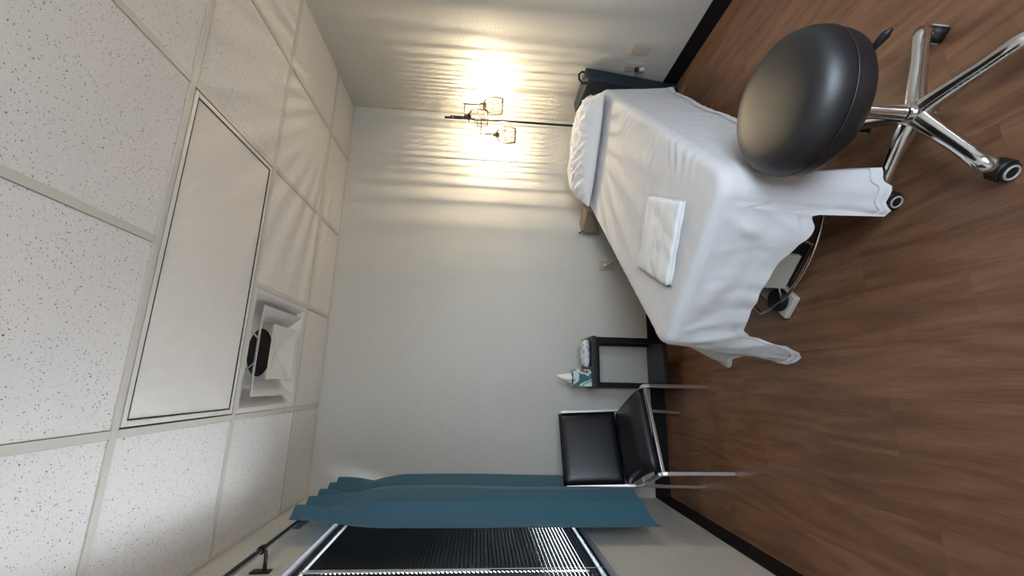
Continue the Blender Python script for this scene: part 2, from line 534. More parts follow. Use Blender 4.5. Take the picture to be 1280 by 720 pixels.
# ------------------------------------------------------------------ ceiling light (switched off)
lt = thing('ceiling_light', 'long switched-off fluorescent ceiling panel with prismatic diffuser, set beside the air vent', 'ceiling light', (-T, T / 2, H))
hw, hl = T - 0.018, T / 2 - 0.018
fr = MB()
b_ = 0.018
fr.box((-hw, -hl, 0.0), (hw, -hl + b_, 0.02)); fr.box((-hw, hl - b_, 0.0), (hw, hl, 0.02))
fr.box((-hw, -hl + b_, 0.0), (-hw + b_, hl - b_, 0.02)); fr.box((hw - b_, -hl + b_, 0.0), (hw, hl - b_, 0.02))
fr.build('frame', M['white_metal'], lt, bevel=0.002)
box('housing', (-hw, -hl, 0.06), (hw, hl, 0.075), M['slot'], lt)
dw, dl = hw - b_ - 0.005, hl - b_ - 0.005
df = MB().box((-dw, -dl, 0.004), (dw, dl, 0.008)).build('diffuser', M['prism'], lt)
# a thin inner lip around the diffuser
lp = MB()
lp.box((-hw + b_ + 0.001, -hl + b_ + 0.001, 0.0005), (hw - b_ - 0.001, -hl + b_ + 0.004, 0.004)); lp.box((-hw + b_ + 0.001, hl - b_ - 0.004, 0.0005), (hw - b_ - 0.001, hl - b_ - 0.001, 0.004))
lp.box((-hw + b_ + 0.001, -hl + b_ + 0.004, 0.0005), (-hw + b_ + 0.004, hl - b_ - 0.004, 0.004)); lp.box((hw - b_ - 0.004, -hl + b_ + 0.004, 0.0005), (hw - b_ - 0.001, hl - b_ - 0.004, 0.004))
lp.build('lip', M['slot'], lt)

# ------------------------------------------------------------------ air vent
av = thing('air_vent', 'square white ceiling air vent with nested louvres and a dark round duct', 'air vent', (-1.5 * T, 1.5 * T, H))
def frustum(mb, h0, z0, h1, z1, th=0.0025):
    for k in range(4):
        a0 = PI / 4 + k * PI / 2; a1 = a0 + PI / 2
        s = math.sqrt(2)
        def P(h, z, a): return Vector((h * s * math.cos(a), h * s * math.sin(a), z))
        p = [P(h0, z0, a0), P(h0, z0, a1), P(h1, z1, a1), P(h1, z1, a0)]
        nrm = (p[1] - p[0]).cross(p[3] - p[0]).normalized() * th
        mb.hexa([q for q in p] + [q + nrm for q in p])
hv = T / 2 - 0.014
mb = MB(); frustum(mb, hv, 0.0, hv - 0.022, 0.004); frustum(mb, hv - 0.022, 0.004, 0.185, 0.085)
mb.build('outer_frame', M['white_metal'], av)
mb = MB()
n = 40
rin, rout = 0.125, 0.185
ring_in = [mb.bm.verts.new((rin * math.cos(2 * PI * j / n), rin * math.sin(2 * PI * j / n), 0.085)) for j in range(n)]
def sq(j):
    a = 2 * PI * j / n
    m_ = max(abs(math.cos(a)), abs(math.sin(a)))
    return (rout * math.cos(a) / m_, rout * math.sin(a) / m_, 0.085)
ring_sq = [mb.bm.verts.new(sq(j)) for j in range(n)]
for j in range(n):
    mb.bm.faces.new((ring_in[j], ring_in[(j + 1) % n], ring_sq[(j + 1) % n], ring_sq[j]))
mb.build('back_plate', M['white_metal'], av)
MB().lathe([(0.125, 0.085), (0.125, 0.092), (0.0, 0.0925)], n=40).build('duct', M['duct'], av)
mb = MB(); frustum(mb, 0.218, -0.014, 0.150, 0.030); mb.build('louvre', M['white_metal'], av)
mb = MB()
cv = mb.bm.verts.new((0, 0, 0.006))
cs = [mb.bm.verts.new((sx * 0.135, sy * 0.135, -0.030)) for sx, sy in ((-1, -1), (1, -1), (1, 1), (-1, 1))]
ct = [mb.bm.verts.new((sx * 0.135, sy * 0.135, -0.028)) for sx, sy in ((-1, -1), (1, -1), (1, 1), (-1, 1))]
cw_ = mb.bm.verts.new((0, 0, 0.012))
for k in range(4):
    mb.bm.faces.new((cv, cs[k], cs[(k + 1) % 4])); mb.bm.faces.new((cs[k], cs[(k + 1) % 4], ct[(k + 1) % 4], ct[k])); mb.bm.faces.new((cw_, ct[(k + 1) % 4], ct[k]))
cp = mb.build('centre_plate', M['white_metal'], av)
MB().lathe([(0.0, 0.0005), (0.007, 0.0015), (0.009, 0.007)], n=12).build('screw', M['satin'], cp)
for s in (-1, 1):
  for q in (-1, 1):
    br = MB()
    br.tube([(s * 0.06, q * 0.148, 0.03), (s * 0.09, q * 0.15, 0.06), (s * 0.10, q * 0.155, 0.084)], 0.004, 6)
    br.build('louvre_bracket', M['white_metal'], av)


# ------------------------------------------------------------------ window on the left wall with its blind
XO = XL - 0.14
win = bpy.data.objects.new('window_1', None); COL.objects.link(win); tag(win, kind='structure'); win.location = (XL, (WY0 + WY1) / 2, WZ0)
def wpart(name, lo, hi, m, bevel=0.0):
    o = box(name, lo, hi, m, None, bevel)
    o.parent = win; o.matrix_parent_inverse = Matrix.Translation(-win.location)
    return o
wpart('sill', (XO + 0.001, WY0, WZ0), (XL + 0.003, WY1, WZ0 + 0.012), M['revealpaint'], 0.003)
wpart('head', (XO + 0.001, WY0, WZ1 - 0.012), (XL + 0.001, WY1, WZ1), M['revealpaint'])
wpart('jamb', (XO + 0.001, WY1 - 0.012, WZ0 + 0.012), (XL + 0.001, WY1, WZ1 - 0.012), M['revealpaint'])
wpart('jamb', (XO + 0.001, WY0, WZ0 + 0.012), (XL + 0.001, WY0 + 0.012, WZ1 - 0.012), M['revealpaint'])
fy0, fy1, fz0, fz1 = WY0 + 0.012, WY1 - 0.012, WZ0 + 0.012, WZ1 - 0.012
fx0, fx1 = XO + 0.004, XO + 0.040
wpart('frame', (fx0, fy0, fz0), (fx1, fy1, fz0 + 0.04), M['winframe'])
wpart('frame', (fx0, fy0, fz1 - 0.04), (fx1, fy1, fz1), M['winframe'])
wpart('frame', (fx0, fy0, fz0 + 0.04), (fx1, fy0 + 0.04, fz1 - 0.04), M['winframe'])
wpart('frame', (fx0, fy1 - 0.04, fz0 + 0.04), (fx1, fy1, fz1 - 0.04), M['winframe'])
wpart('pane', (fx0 + 0.014, fy0 + 0.03, fz0 + 0.03), (fx0 + 0.018, fy1 - 0.03, fz1 - 0.03), M['glass'])

BX = XL - 0.048          # middle of the blind
bl = thing('window_blind', 'dark closed horizontal mini blind filling the window beside the teal curtain', 'blind', (BX, (WY0 + WY1) / 2, WZ1 - 0.012))
def bpart(name, lo, hi, m, bevel=0.0):
    o = box(name, lo, hi, m, None, bevel); o.parent = bl; o.matrix_parent_inverse = Matrix.Translation(-bl.location); return o
by0, by1 = WY0 + 0.022, WY1 - 0.022
bpart('head_rail', (BX - 0.014, by0, WZ1 - 0.012 - 0.030), (BX + 0.014, by1, WZ1 - 0.0125), M['winframe'], 0.002)
P_SL, W_SL, TH = 0.0186, 0.025, math.radians(65)
zt, zb = WZ1 - 0.062, WZ0 + 0.045
ns = int((zt - zb) / P_SL) + 1
hx, hz = W_SL / 2 * math.cos(TH), W_SL / 2 * math.sin(TH)
smb = MB()
prof = []
for k in range(5):
    t = -1 + k * 0.5
    prof.append((t * hx + 0.0012 * (1 - t * t) * math.sin(TH), t * hz - 0.0012 * (1 - t * t) * math.cos(TH) * -1))
ybr = [by0 + 0.002, -0.404, -0.397, 0.096, 0.103, 0.615, 0.622, by1 - 0.002]      # cord holes punched through each slat
SV = [[smb.bm.verts.new((px, yy, pz)) for yy in ybr] for px, pz in prof]
for i_ in range(4):
    for j_ in range(7):
        if j_ in (1, 3, 5) and i_ in (1, 2): continue
        smb.bm.faces.new((SV[i_][j_], SV[i_ + 1][j_], SV[i_ + 1][j_ + 1], SV[i_][j_ + 1]))
s0 = smb.build('slat', M['slat'], bl, smooth=True)
s0.location = (0, -bl.location.y, zt - bl.location.z)
for k in range(1, ns):
    o = bpy.data.objects.new('slat', s0.data); COL.objects.link(o); o.parent = bl
    o.location = (0, -bl.location.y, zt - k * P_SL - bl.location.z)
bpart('bottom_rail', (BX - 0.013, by0, zb - 0.026), (BX + 0.013, by1, zb - 0.012), M['slat'], 0.002)
for yy in (-0.40, 0.10, 0.618):
    mb = MB().tube([(BX + 0.0135, yy, WZ1 - 0.04), (BX + 0.0135, yy, zb - 0.02)], 0.0012, 5)
    mb.tube([(BX - 0.0135, yy, WZ1 - 0.04), (BX - 0.0135, yy, zb - 0.02)], 0.0012, 5)
    o = mb.build('ladder_cord', M['ringgrey'], bl); o.matrix_parent_inverse = Matrix.Translation(-bl.location)
o = MB().tube([(BX + 0.020, 0.580, WZ1 - 0.045), (BX + 0.022, 0.580, 1.27)], 0.004, 6).build('tilt_wand', M['ringgrey'], bl)
o.matrix_parent_inverse = Matrix.Translation(-bl.location)

# added rear window (unseen behind the camera, put in to admit cool daylight)
rw = bpy.data.objects.new('added_window', None); COL.objects.link(rw); tag(rw, kind='structure'); rw.location = (-0.35, YF - 0.07, 0.95)
def rpart(name, lo, hi, m):
    o = box(name, lo, hi, m); o.parent = rw; o.matrix_parent_inverse = Matrix.Translation(-rw.location)
y0, y1 = YF - 0.10, YF - 0.06
rpart('frame', (-1.1, y0, 0.95), (0.4, y1, 0.99), M['revealpaint']); rpart('frame', (-1.1, y0, 2.11), (0.4, y1, 2.15), M['revealpaint'])
rpart('frame', (-1.1, y0, 0.99), (-1.06, y1, 2.11), M['revealpaint']); rpart('frame', (0.36, y0, 0.99), (0.4, y1, 2.11), M['revealpaint'])
rpart('mullion', (-0.37, y0, 0.99), (-0.33, y1, 2.11), M['revealpaint'])

# ------------------------------------------------------------------ curtain rod and curtain
RX, RZ = XL + 0.08, 2.18
rod = thing('curtain_rod', 'thin black curtain rod on a wall bracket above the window', 'curtain rod', (RX, 0.35, RZ))
def rp(mb, name, m=M['black_metal'], **k):
    o = mb.build(name, m, rod, **k); o.matrix_parent_inverse = Matrix.Translation(-rod.location); return o
rp(MB().tube([(RX, -1.0, RZ), (RX, 1.50, RZ)], 0.0095, 12), 'pole', smooth=True, auto=40)
rp(MB().tube([(RX, -1.0, RZ), (RX, 0.47, RZ)], 0.0115, 12), 'outer_sleeve', smooth=True, auto=40)
for yb in (0.52, -0.85):
    b = rp(MB().box((XL, yb - 0.018, RZ - 0.045), (XL + 0.006, yb + 0.018, RZ + 0.03)), 'bracket', bevel=0.002)
    o = MB().tube([(XL + 0.004, yb, RZ - 0.02), (RX - 0.03, yb, RZ - 0.02), (RX - 0.004, yb, RZ - 0.015)], [0.008, 0.008, 0.007], 8).build('bracket_arm', M['black_metal'], b)
    o = MB().tube([(RX, yb - 0.01, RZ), (RX, yb + 0.01, RZ)], 0.016, 12).build('clamp', M['black_metal'], b)
for yy in (1.50,):
    rp(MB().lathe([(0, 0.03), (0.012, 0.026), (0.016, 0.012), (0.012, 0.0), (0, 0)], (RX, yy, RZ), 14, axis=(0, 1, 0)), 'finial', smooth=True)

CZ1, CZ0 = 2.215, 0.42
bottom_tab = [  # t along the cloth, offset from wall, y
    (0.00, 0.075, 0.775), (0.08, 0.080, 0.80), (0.16, 0.105, 0.83), (0.26, 0.165, 0.88), (0.36, 0.200, 0.97), (0.43, 0.195, 1.06), (0.49, 0.120, 1.06), (0.55, 0.050, 1.03),
    (0.64, 0.040, 1.14), (0.72, 0.075, 1.24), (0.80, 0.140, 1.33), (0.89, 0.175, 1.45), (1.00, 0.085, 1.55)]
def curtain_pt(t, z):
    k = (CZ1 - z) / (CZ1 - CZ0)
    z += 0.07 * min(1, t / 0.3) * k
    # gathered heading on the rod
    ytop = 0.80 + t * 0.74
    otop = 0.096 + 0.022 * (1 + math.sin(2 * PI * (t * 4.6 + 0.62)))
    ob, yb = lerp_table(bottom_tab, t)
    w = min(1.0, (max(0, k - 0.02) / 0.24)) ; w = w * w * (3 - 2 * w)
    off = otop * (1 - w) + ob * w
    y = ytop * (1 - w) + yb * w
    nz = noise.noise(Vector((t * 7, z * 1.6, 3.1)))
    off += 0.010 * nz * min(1, k * 4)
    y += 0.006 * noise.noise(Vector((t * 5, z * 2.2, 9.0)))
    off += 0.0035 * math.sin(t * 60 + z * 3) * max(0, 1 - k * 5)
    return (XL + off, y, z)
mb = MB()
NT, NZ = 110, 70
mb.grid([[curtain_pt(i / NT, CZ1 - (CZ1 - CZ0) * j / NZ) for j in range(NZ + 1)] for i in range(NT + 1)])
cu = thing('curtain', 'gathered teal curtain hanging from the black rod between the window and the black chair', 'curtain', (XL + 0.08, 1.15, CZ0))
co = mb.build('cloth', M['curtain'], cu, smooth=True)
co.matrix_parent_inverse = Matrix.Translation(-cu.location)
mb = MB()
mb.grid([[(XL + 0.062 + 0.002 * math.sin(i * 0.9), 0.81 + 0.72 * i / 40, 2.212 - 0.06 * j / 4) for j in range(5)] for i in range(41)])
rpk = mb.build('rod_pocket', M['curtain'], cu, smooth=True)
rpk.matrix_parent_inverse = Matrix.Translation(-cu.location)

# ------------------------------------------------------------------ massage table (bed) and its sheet
A = Vector((0.724, 0.690, 0)).normalized()
Nn = Vector((A.y, -A.x, 0))
FL = Vector((-0.907, 0.273, 0))
BANG = math.atan2(A.y, A.x)
BL, BW, BZ = 1.83, 0.745, 0.60
def bed(u, v, z): return FL + A * u + Nn * v + Vector((0, 0, z))
# local frame of the bed: x = u (towards the head), y = -v
tb = thing('massage_table', 'massage table under the white sheet, with pale base and curved chrome foot loop', 'massage table', tuple(FL), BANG)
def L(u, v, z): return (u, -v, z)
MB().box((0.02, -BW + 0.02, 0.50), (BL - 0.02, -0.02, 0.588)).build('mattress', M['foam'], tb, bevel=0.03, seg=4)
MB().box((0.06, -BW + 0.06, 0.44), (BL - 0.06, -0.06, 0.499)).build('table_frame', M['black'], tb, bevel=0.004)
MB().box((0.135, -0.20, 0.002), (1.35, -0.09, 0.03)).build('base_plate', M['cream'], tb, bevel=0.006)
MB().box((0.50, -0.66, 0.002), (1.35, -0.55, 0.03)).build('base_plate', M['cream'], tb, bevel=0.006)
MB().box((0.66, -0.549, 0.002), (1.10, -0.201, 0.03)).build('cross_plate', M['cream'], tb, bevel=0.006)
MB().box((0.70, -0.50, 0.031), (1.05, -0.24, 0.438)).build('column', M['cream'], tb, bevel=0.01)
MB().box((0.19, -0.37, 0.045), (0.215, -0.21, 0.155)).build('control_panel', M['cream'], tb, bevel=0.004)
MB().box((0.216, -0.42, 0.004), (0.50, -0.21, 0.12)).build('motor_box', M['plastic'], tb, bevel=0.012, seg=3)
loop = []
for k in range(25):
    a = -1.0 + 2.0 * k / 24
    loop.append((0.135 + 0.10 * abs(a) ** 2.2, -(0.34 + 0.30 * a), 0.055))
loop = [(0.55, -0.05, 0.055)] + [(0.40, -0.035, 0.055)] + loop + [(0.40, -0.645, 0.055)] + [(0.55, -0.63, 0.055)]
lo_ = MB().tube(loop, 0.007, 10).build('foot_loop', M['chrome'], tb, smooth=True, auto=50)
MB().tube([L(0.15, 0.44, 0.055), L(0.30, 0.42, 0.06)], 0.004, 8).build('strut', M['chrome'], tb, smooth=True)
MB().tube([L(0.17, 0.17, 0.055), L(0.24, 0.24, 0.07)], 0.005, 8).build('strut', M['chrome'], tb, smooth=True)
pd = MB().lathe([(0, 0.03), (0.045, 0.028), (0.05, 0.015), (0.05, 0.0), (0, 0)], L(0.20, 0.145, 0.031), 24).build('pedal', M['plastic'], tb, smooth=True, auto=40)
# bracket at the head end, seen past the long side
bk = MB().box((1.56, 0.045, 0.49), (1.72, 0.215, 0.604)).build('head_bracket', M['beige'], tb, bevel=0.003)
MB().tube([(1.57, 0.205, 0.60), (1.56, 0.222, 0.635)], [0.004, 0.006], 8).build('lever', M['black'], bk)

PER = 2 * (BW + BL)
s_foot, s_right, s_head = BW, BW + BL, 2 * BW + BL
CR = 0.085
def rim(s):
    """point and outward normal on the rounded rectangle (u, v); s runs foot v 0..W, side u 0..L, head, other side"""
    s = s % PER
    segs = [((0, 0), (0, 1), (-1, 0), BW), ((0, BW), (1, 0), (0, 1), BL), ((BL, BW), (0, -1), (1, 0), BW), ((BL, 0), (-1, 0), (0, -1), BL)]
    acc = 0
    for i, (p, d, nrm, ln) in enumerate(segs):
        if s <= acc + ln + 1e-9:
            t = s - acc
            if t < CR or t > ln - CR:
                if t < CR:
                    pn = segs[i - 1][2]; cx = p[0] + d[0] * CR - nrm[0] * CR; cy = p[1] + d[1] * CR - nrm[1] * CR
                    ang = PI / 4 * (1 - t / CR)
                    nx_, ny_ = nrm[0] * math.cos(ang) + pn[0] * math.sin(ang), nrm[1] * math.cos(ang) + pn[1] * math.sin(ang)
                else:
                    nn = segs[(i + 1) % 4][2]; cx = p[0] + d[0] * (ln - CR) - nrm[0] * CR; cy = p[1] + d[1] * (ln - CR) - nrm[1] * CR
                    ang = PI / 4 * (1 - (ln - t) / CR)
                    nx_, ny_ = nrm[0] * math.cos(ang) + nn[0] * math.sin(ang), nrm[1] * math.cos(ang) + nn[1] * math.sin(ang)
                return (cx + nx_ * CR, cy + ny_ * CR), (nx_, ny_)
            return (p[0] + d[0] * t, p[1] + d[1] * t), nrm
        acc += ln
    return (0, 0), (-1, 0)

hem_tab = [  # s, hem height, flare outward at the hem
    (0.00, 0.035, 0.060), (0.03, 0.030, 0.045), (0.055, 0.055, 0.040), (0.078, 0.11, 0.035), (0.10, 0.21, 0.022), (0.118, 0.29, 0.015), (0.15, 0.325, 0.020), (0.20, 0.332, 0.030), (0.33, 0.338, 0.030), (0.45, 0.332, 0.042),
    (0.53, 0.310, 0.050), (0.60, 0.285, 0.055), (0.640, 0.305, 0.045), (0.650, 0.29, 0.05), (0.656, 0.078, 0.050), (0.675, 0.075, 0.065), (0.685, 0.098, 0.060), (0.72, 0.098, 0.075), (0.735, 0.125, 0.07), (0.765, 0.118, 0.070), (0.786, 0.165, 0.055),
    (0.792, 0.30, 0.020), (0.86, 0.29, 0.020), (0.95, 0.26, 0.020), (1.10, 0.22, 0.03), (1.35, 0.20, 0.025), (1.60, 0.185, 0.030), (1.90, 0.175, 0.020), (2.15, 0.155, 0.026), (2.40, 0.14, 0.024),
    (2.52, 0.125, 0.040), (2.535, 0.09, 0.045), (2.60, 0.075, 0.055), (2.66, 0.13, 0.03), (2.80, 0.26, 0.01), (3.25, 0.26, 0.01),
    (3.35, 0.16, 0.03), (3.50, 0.22, 0.02), (4.20, 0.22, 0.03), (4.80, 0.20, 0.04), (4.95, 0.19, 0.11), (5.055, 0.180, 0.185), (5.085, 0.195, 0.155), (5.112, 0.235, 0.080), (5.13, 0.20, 0.050), (5.145, 0.10, 0.065), (5.165, 0.05, 0.070), (5.18, 0.035, 0.060)]
hem_tab = [(s - (0.0 if s < 0.78 else 0.015 if s < 2.7 else 0.03), h, f) for s, h, f in hem_tab]
ER = 0.032
def top_z(u, v):
    z = BZ + 0.0015 * noise.noise(Vector((u * 9, v * 9, 0)))
    # pulled wrinkles across the sheet, near the towel and along the long edges
    q = noise.noise(Vector((u * 6, v * 5, 1)))
    def ridge(x):          # narrow irregular creases
        c = 0.5 + 0.5 * math.sin(x)
        return c * c * c
    w = math.exp(-((u - 0.62) / 0.13) ** 2) * math.exp(-((v - 0.60) / 0.11) ** 2)
    z += 0.013 * w * ridge(u * 100 + 4.0 * q + v * 14) * (0.6 + 0.8 * noise.noise(Vector((u * 30, v * 3, 8))))
    w2 = math.exp(-((u - 1.12) / 0.09) ** 2) * math.exp(-((v - 0.66) / 0.06) ** 2)
    z += 0.013 * w2 * ridge(u * 95 + v * 60 + 3 * q)
    w3 = math.exp(-((v - 0.70) / 0.06) ** 2) * math.exp(-((u - 0.36) / 0.14) ** 2)
    z += 0.013 * w3 * ridge(u * 90 - v * 55 + 5 * q)
    w4 = math.exp(-((v - 0.03) / 0.045) ** 2)
    z += 0.006 * w4 * ridge(u * 85 + 6 * q) * max(0, 0.3 + noise.noise(Vector((u * 3, 1, 5))))
    z += 0.004 * noise.noise(Vector((u * 2.2, v * 3.1, 12.0)))
    z += 0.0016 * noise.noise(Vector((u * 3 + v * 2, (v - u * 0.3) * 22, 4)))
    return z
def sheet_rows(s):
    (ru, rv), (nu, nv) = rim(s)
    hz, fl = lerp_table(hem_tab, s, PER)
    row = []
    cu_, cv_ = BL / 2, BW / 2
    # interior: shrink towards the spine of the bed
    su = min(max(ru, BW / 2), BL - BW / 2)
    for k in range(0, 33):
        t = k / 32
        u = su + (ru - nu * ER - su) * t
        v = cv_ + (rv - nv * ER - cv_) * t
        row.append((u, v, top_z(u, v)))
    for k in range(1, 6):
        a = PI / 2 * k / 6
        u = ru - nu * ER + nu * ER * math.sin(a); v = rv - nv * ER + nv * ER * math.sin(a)
        row.append((u, v, top_z(u, v) - ER * (1 - math.cos(a))))
    ze = BZ - ER
    NS = 26
    for k in range(0, NS + 1):
        t = k / NS
        z = ze + (hz - ze) * t
        d = (BZ - z)
        tt = t ** 1.2
        calm = 1.0 if s < 0.80 or s > 3.3 else 0.10
        amp = 0.013 * tt * calm
        w = 0.75 * math.sin(2 * PI * s / 0.26 + 1.3 * noise.noise(Vector((s * 3, 0, 2)))) + 0.25 * math.sin(2 * PI * s / 0.093 + 1.0)
        off = 0.004 + fl * tt + amp * w * 0.55
        off += 0.008 * calm * noise.noise(Vector((s * 6.5, z * 7, 1.7))) * min(1, t * 4)
        off += 0.004 * noise.noise(Vector((s * 22, z * 15, 6))) * min(1, t * 5)
        # pull folds from the corners
        off += 0.011 * (0.5 + 0.5 * math.sin(s * 62 + (BZ - z) * 34)) ** 2 * math.exp(-((s - 0.62) / 0.09) ** 2) * min(1, t * 4) * (1 - 0.5 * t)
        off += 0.008 * (0.5 + 0.5 * math.sin(s * 70 - (BZ - z) * 30 + 1)) ** 2 * math.exp(-((s - 0.10) / 0.07) ** 2) * min(1, t * 4) * (1 - 0.4 * t)
        off += 0.005 * noise.noise(Vector((s * 7 + z * 3, z * 16, 3.3))) * min(1, t * 4) * calm * (1.0 if s < 0.8 else 0.4)
        off = max(off, 0.002)
        row.append((ru + nu * off, rv + nv * off, z))
    return row
NSX = 620
svals = [PER * i / NSX for i in range(NSX)]
rows = [[(p[0], -p[1], p[2]) for p in sheet_rows(s)] for s in svals]
sheet = thing('bed_sheet', 'white sheet spread over the massage table with its hem hanging in tails at the foot', 'sheet', tuple(FL), BANG)
mb = MB()
mb.grid(rows, closed_u=True)
bmesh.ops.remove_doubles(mb.bm, verts=mb.bm.verts[:], dist=0.0008)
mb.build('cloth', M['sheet'], sheet, smooth=True)
# stitched hem band: the last 4.5 cm of the cloth, doubled
mb = MB()
hem = []
for s, r in zip(svals, rows):
    (ru, rv), (nu, nv) = rim(s)
    last, = [Vector(r[-1])]
    zs = last.z
    pts = []
    for p in r[-27:]:
        if p[2] <= zs + 0.046: pts.append(Vector(p))
    while len(pts) < 2: pts.insert(0, Vector(r[-1 - len(pts)]))
    idx = [pts[min(len(pts) - 1, int(round(q * (len(pts) - 1) / 4)))] for q in range(5)]
    hem.append([tuple(q + Vector((nu, -nv, 0)) * 0.0035) for q in idx])
mb.grid(hem, closed_u=True)
mb.build('hem', M['sheet'], sheet, smooth=True)

# pillow
def cushion(mb, L_, W_, Hh, nu=44, nv=60, seed=0, wr=0.006):
    def surf(top):
        P = []
        for i in range(nu + 1):
            row = []
            for j in range(nv + 1):
                a = -1 + 2 * i / nu; b = -1 + 2 * j / nv
                px = a * (1 - 0.05 * (1 - abs(b)) * 0) ; py = b
                e = max(0.0, (1 - abs(a) ** 2.6)) ** 0.55 * max(0.0, (1 - abs(b) ** 3.2)) ** 0.55
                pinch = 1 - 0.05 * (1 - b * b) * (abs(a) ** 6) - 0.0
                pinch2 = 1 - 0.05 * (1 - a * a) * (abs(b) ** 6)
                w = noise.noise(Vector((a * 3 + seed, b * 4.5, 0.5))) * 1.0 + 1.1 * (1 - 2 * abs(noise.noise(Vector((a * 2.2 + b * 2, (b - a * 0.6) * 5.5, seed + 2.0))))) + 0.5 * noise.noise(Vector((a * 7, b * 14, seed)))
                z = Hh * e * (0.93 if top else -0.30) + (wr * w * min(1, e * 2.0) if top else 0)
                row.append((px * L_ / 2 * pinch, py * W_ / 2 * pinch2, z))
            P.append(row)
        return P
    mb.grid(surf(True)); mb.grid(surf(False))
    bmesh.ops.remove_doubles(mb.bm, verts=mb.bm.verts[:], dist=0.0006)
pc = bed(1.63, 0.378, BZ + 0.044)
mb = MB(); cushion(mb, 0.37, 0.72, 0.128, nu=70, nv=110, seed=3, wr=0.012)
pw = mb.build('pillow', M['pillowcase'], None, smooth=True)
pw.location = pc; pw.rotation_euler = (0, 0, BANG + math.radians(11))
tag(pw, 'white pillow in a wrinkled cotton case at the head of the massage table', 'pillow')

# folded towel
tw = thing('folded_towel', 'small folded white towel lying across the middle of the sheeted table', 'towel', tuple(bed(0.302, 0.367, BZ + 0.0045)), BANG + math.radians(17))
def towel_layer(z0, th, hx_, hy_, seed):
    mb = MB()
    n1, n2 = 30, 30
    def P(top):
        out = []
        for i in range(n1 + 1):
            row = []
            for j in range(n2 + 1):
                a = -1 + 2 * i / n1; b = -1 + 2 * j / n2
                ex = 0.006 * noise.noise(Vector((b * 2.3, seed, 0))); ey = 0.008 * noise.noise(Vector((a * 2.1, seed, 5)))
                e = (max(0, 1 - abs(a) ** 10) * max(0, 1 - abs(b) ** 10)) ** 0.5
                z = z0 + (th * e if top else 0)
                if top: z += (0.005 * noise.noise(Vector((a * 3, b * 3, seed))) + 0.010 * (0.5 - abs(noise.noise(Vector((a * 4.5 + b * 1.5, b * 1.6, seed + 7)))))) * e
                row.append((a * hx_ + ex, b * hy_ + ey, z))
            out.append(row)
        return out
    mb.grid(P(True)); mb.grid(P(False))
    bmesh.ops.remove_doubles(mb.bm, verts=mb.bm.verts[:], dist=0.0004)
    return mb
towel_layer(0.0, 0.006, 0.172, 0.168, 1).build('fold', M['towel'], tw, smooth=True)
towel_layer(0.0055, 0.006, 0.168, 0.164, 4).build('fold', M['towel'], tw, smooth=True)
towel_layer(0.011, 0.009, 0.170, 0.168, 9).build('fold', M['towel'], tw, smooth=True)

# ------------------------------------------------------------------ teal carry case behind the head of the table
cc = thing('carry_case', 'dark teal padded case standing upright against the wall behind the pillow', 'case', (1.032, 1.17, 0))
mb = MB()
mb.hexa([(-0.045, -0.10, 0.0), (0.045, -0.10, 0.0), (0.045, 0.2, 0.0), (-0.045, 0.2, 0.0),
         (-0.055, -0.20, 0.69), (0.042, -0.20, 0.70), (0.042, 0.18, 0.70), (-0.055, 0.18, 0.69)])
bmesh.ops.subdivide_edges(mb.bm, edges=mb.bm.edges[:], cuts=3, use_grid_fill=True)
mb.build('body', M['case'], cc, smooth=True, bevel=0.016, seg=3, auto=60)
MB().tube([(-0.050, -0.15, 0.68), (-0.052, -0.15, 0.715), (-0.02, -0.15, 0.735), (0.018, -0.15, 0.735), (0.040, -0.15, 0.715), (0.038, -0.15, 0.68)], 0.007, 8).build('handle', M['strap'], cc, smooth=True)

# ------------------------------------------------------------------ floor lamp in the corner
LX, LY = 0.875, 1.350
fl = thing('floor_lamp', 'slim black corner floor lamp with three lit bulbs in flared wire shades', 'floor lamp', (LX, LY, 0))
MB().lathe([(0, 0.0), (0.11, 0.0), (0.11, 0.014), (0.105, 0.02), (0.02, 0.026), (0.0, 0.027)], n=36).build('base', M['black_metal'], fl, smooth=True, auto=40)
MB().tube([(0, 0, 0.02), (0, 0, 1.675)], 0.0085, 12).build('pole', M['black_metal'], fl, smooth=True, auto=40)
def lamp_head(dx, dy, z_arm, z_sock):
    arm = MB().tube([(0, 0, z_arm), (dx, dy, z_arm)], 0.0045, 8)
    arm.tube([(dx, dy, z_arm + 0.012), (dx, dy, z_sock)], 0.0045, 8)
    a = arm.build('arm', M['black_metal'], fl, smooth=True, auto=40)
    MB().lathe([(0, 0.022), (0.013, 0.022), (0.017, 0.014), (0.018, -0.02), (0.012, -0.028), (0, -0.028)], (dx, dy, z_sock), 18).build('socket', M['socket'], fl, smooth=True, auto=40)
    bu = MB().lathe([(0.011, 0.0), (0.013, -0.008), (0.021, -0.026), (0.024, -0.040), (0.020, -0.055), (0.009, -0.064), (0, -0.066)], (dx, dy, z_sock - 0.028), 20).build('bulb', M['clear'], fl, smooth=True)
    MB().tube([(dx, dy, z_sock - 0.045), (dx, dy, z_sock - 0.076)], 0.0012, 8).build('filament', M['bulb'], bu, smooth=True)
    sh = MB()
    prof = [(0.020, -0.004), (0.040, -0.018), (0.055, -0.040), (0.0625, -0.070), (0.062, -0.105), (0.055, -0.145)]
    NR = 42
    for k in range(NR):
        c, s = math.cos(2 * PI * k / NR), math.sin(2 * PI * k / NR)
        sh.tube([(dx + r * c, dy + r * s, z_sock + z) for r, z in prof], 0.0012, 4)
    for r, z, w in ((0.020, -0.004, 0.003), (0.0625, -0.070, 0.0014), (0.055, -0.145, 0.0034)):
        sh.tube([(dx + r * math.cos(2 * PI * k / 36), dy + r * math.sin(2 * PI * k / 36), z_sock + z) for k in range(36)], w, 6, closed=True)
    sh.build('shade', M['wire'], fl, smooth=True)
lamp_head(0.072, -0.070, 1.527, 1.394)
lamp_head(-0.098, 0.030, 1.402, 1.288)
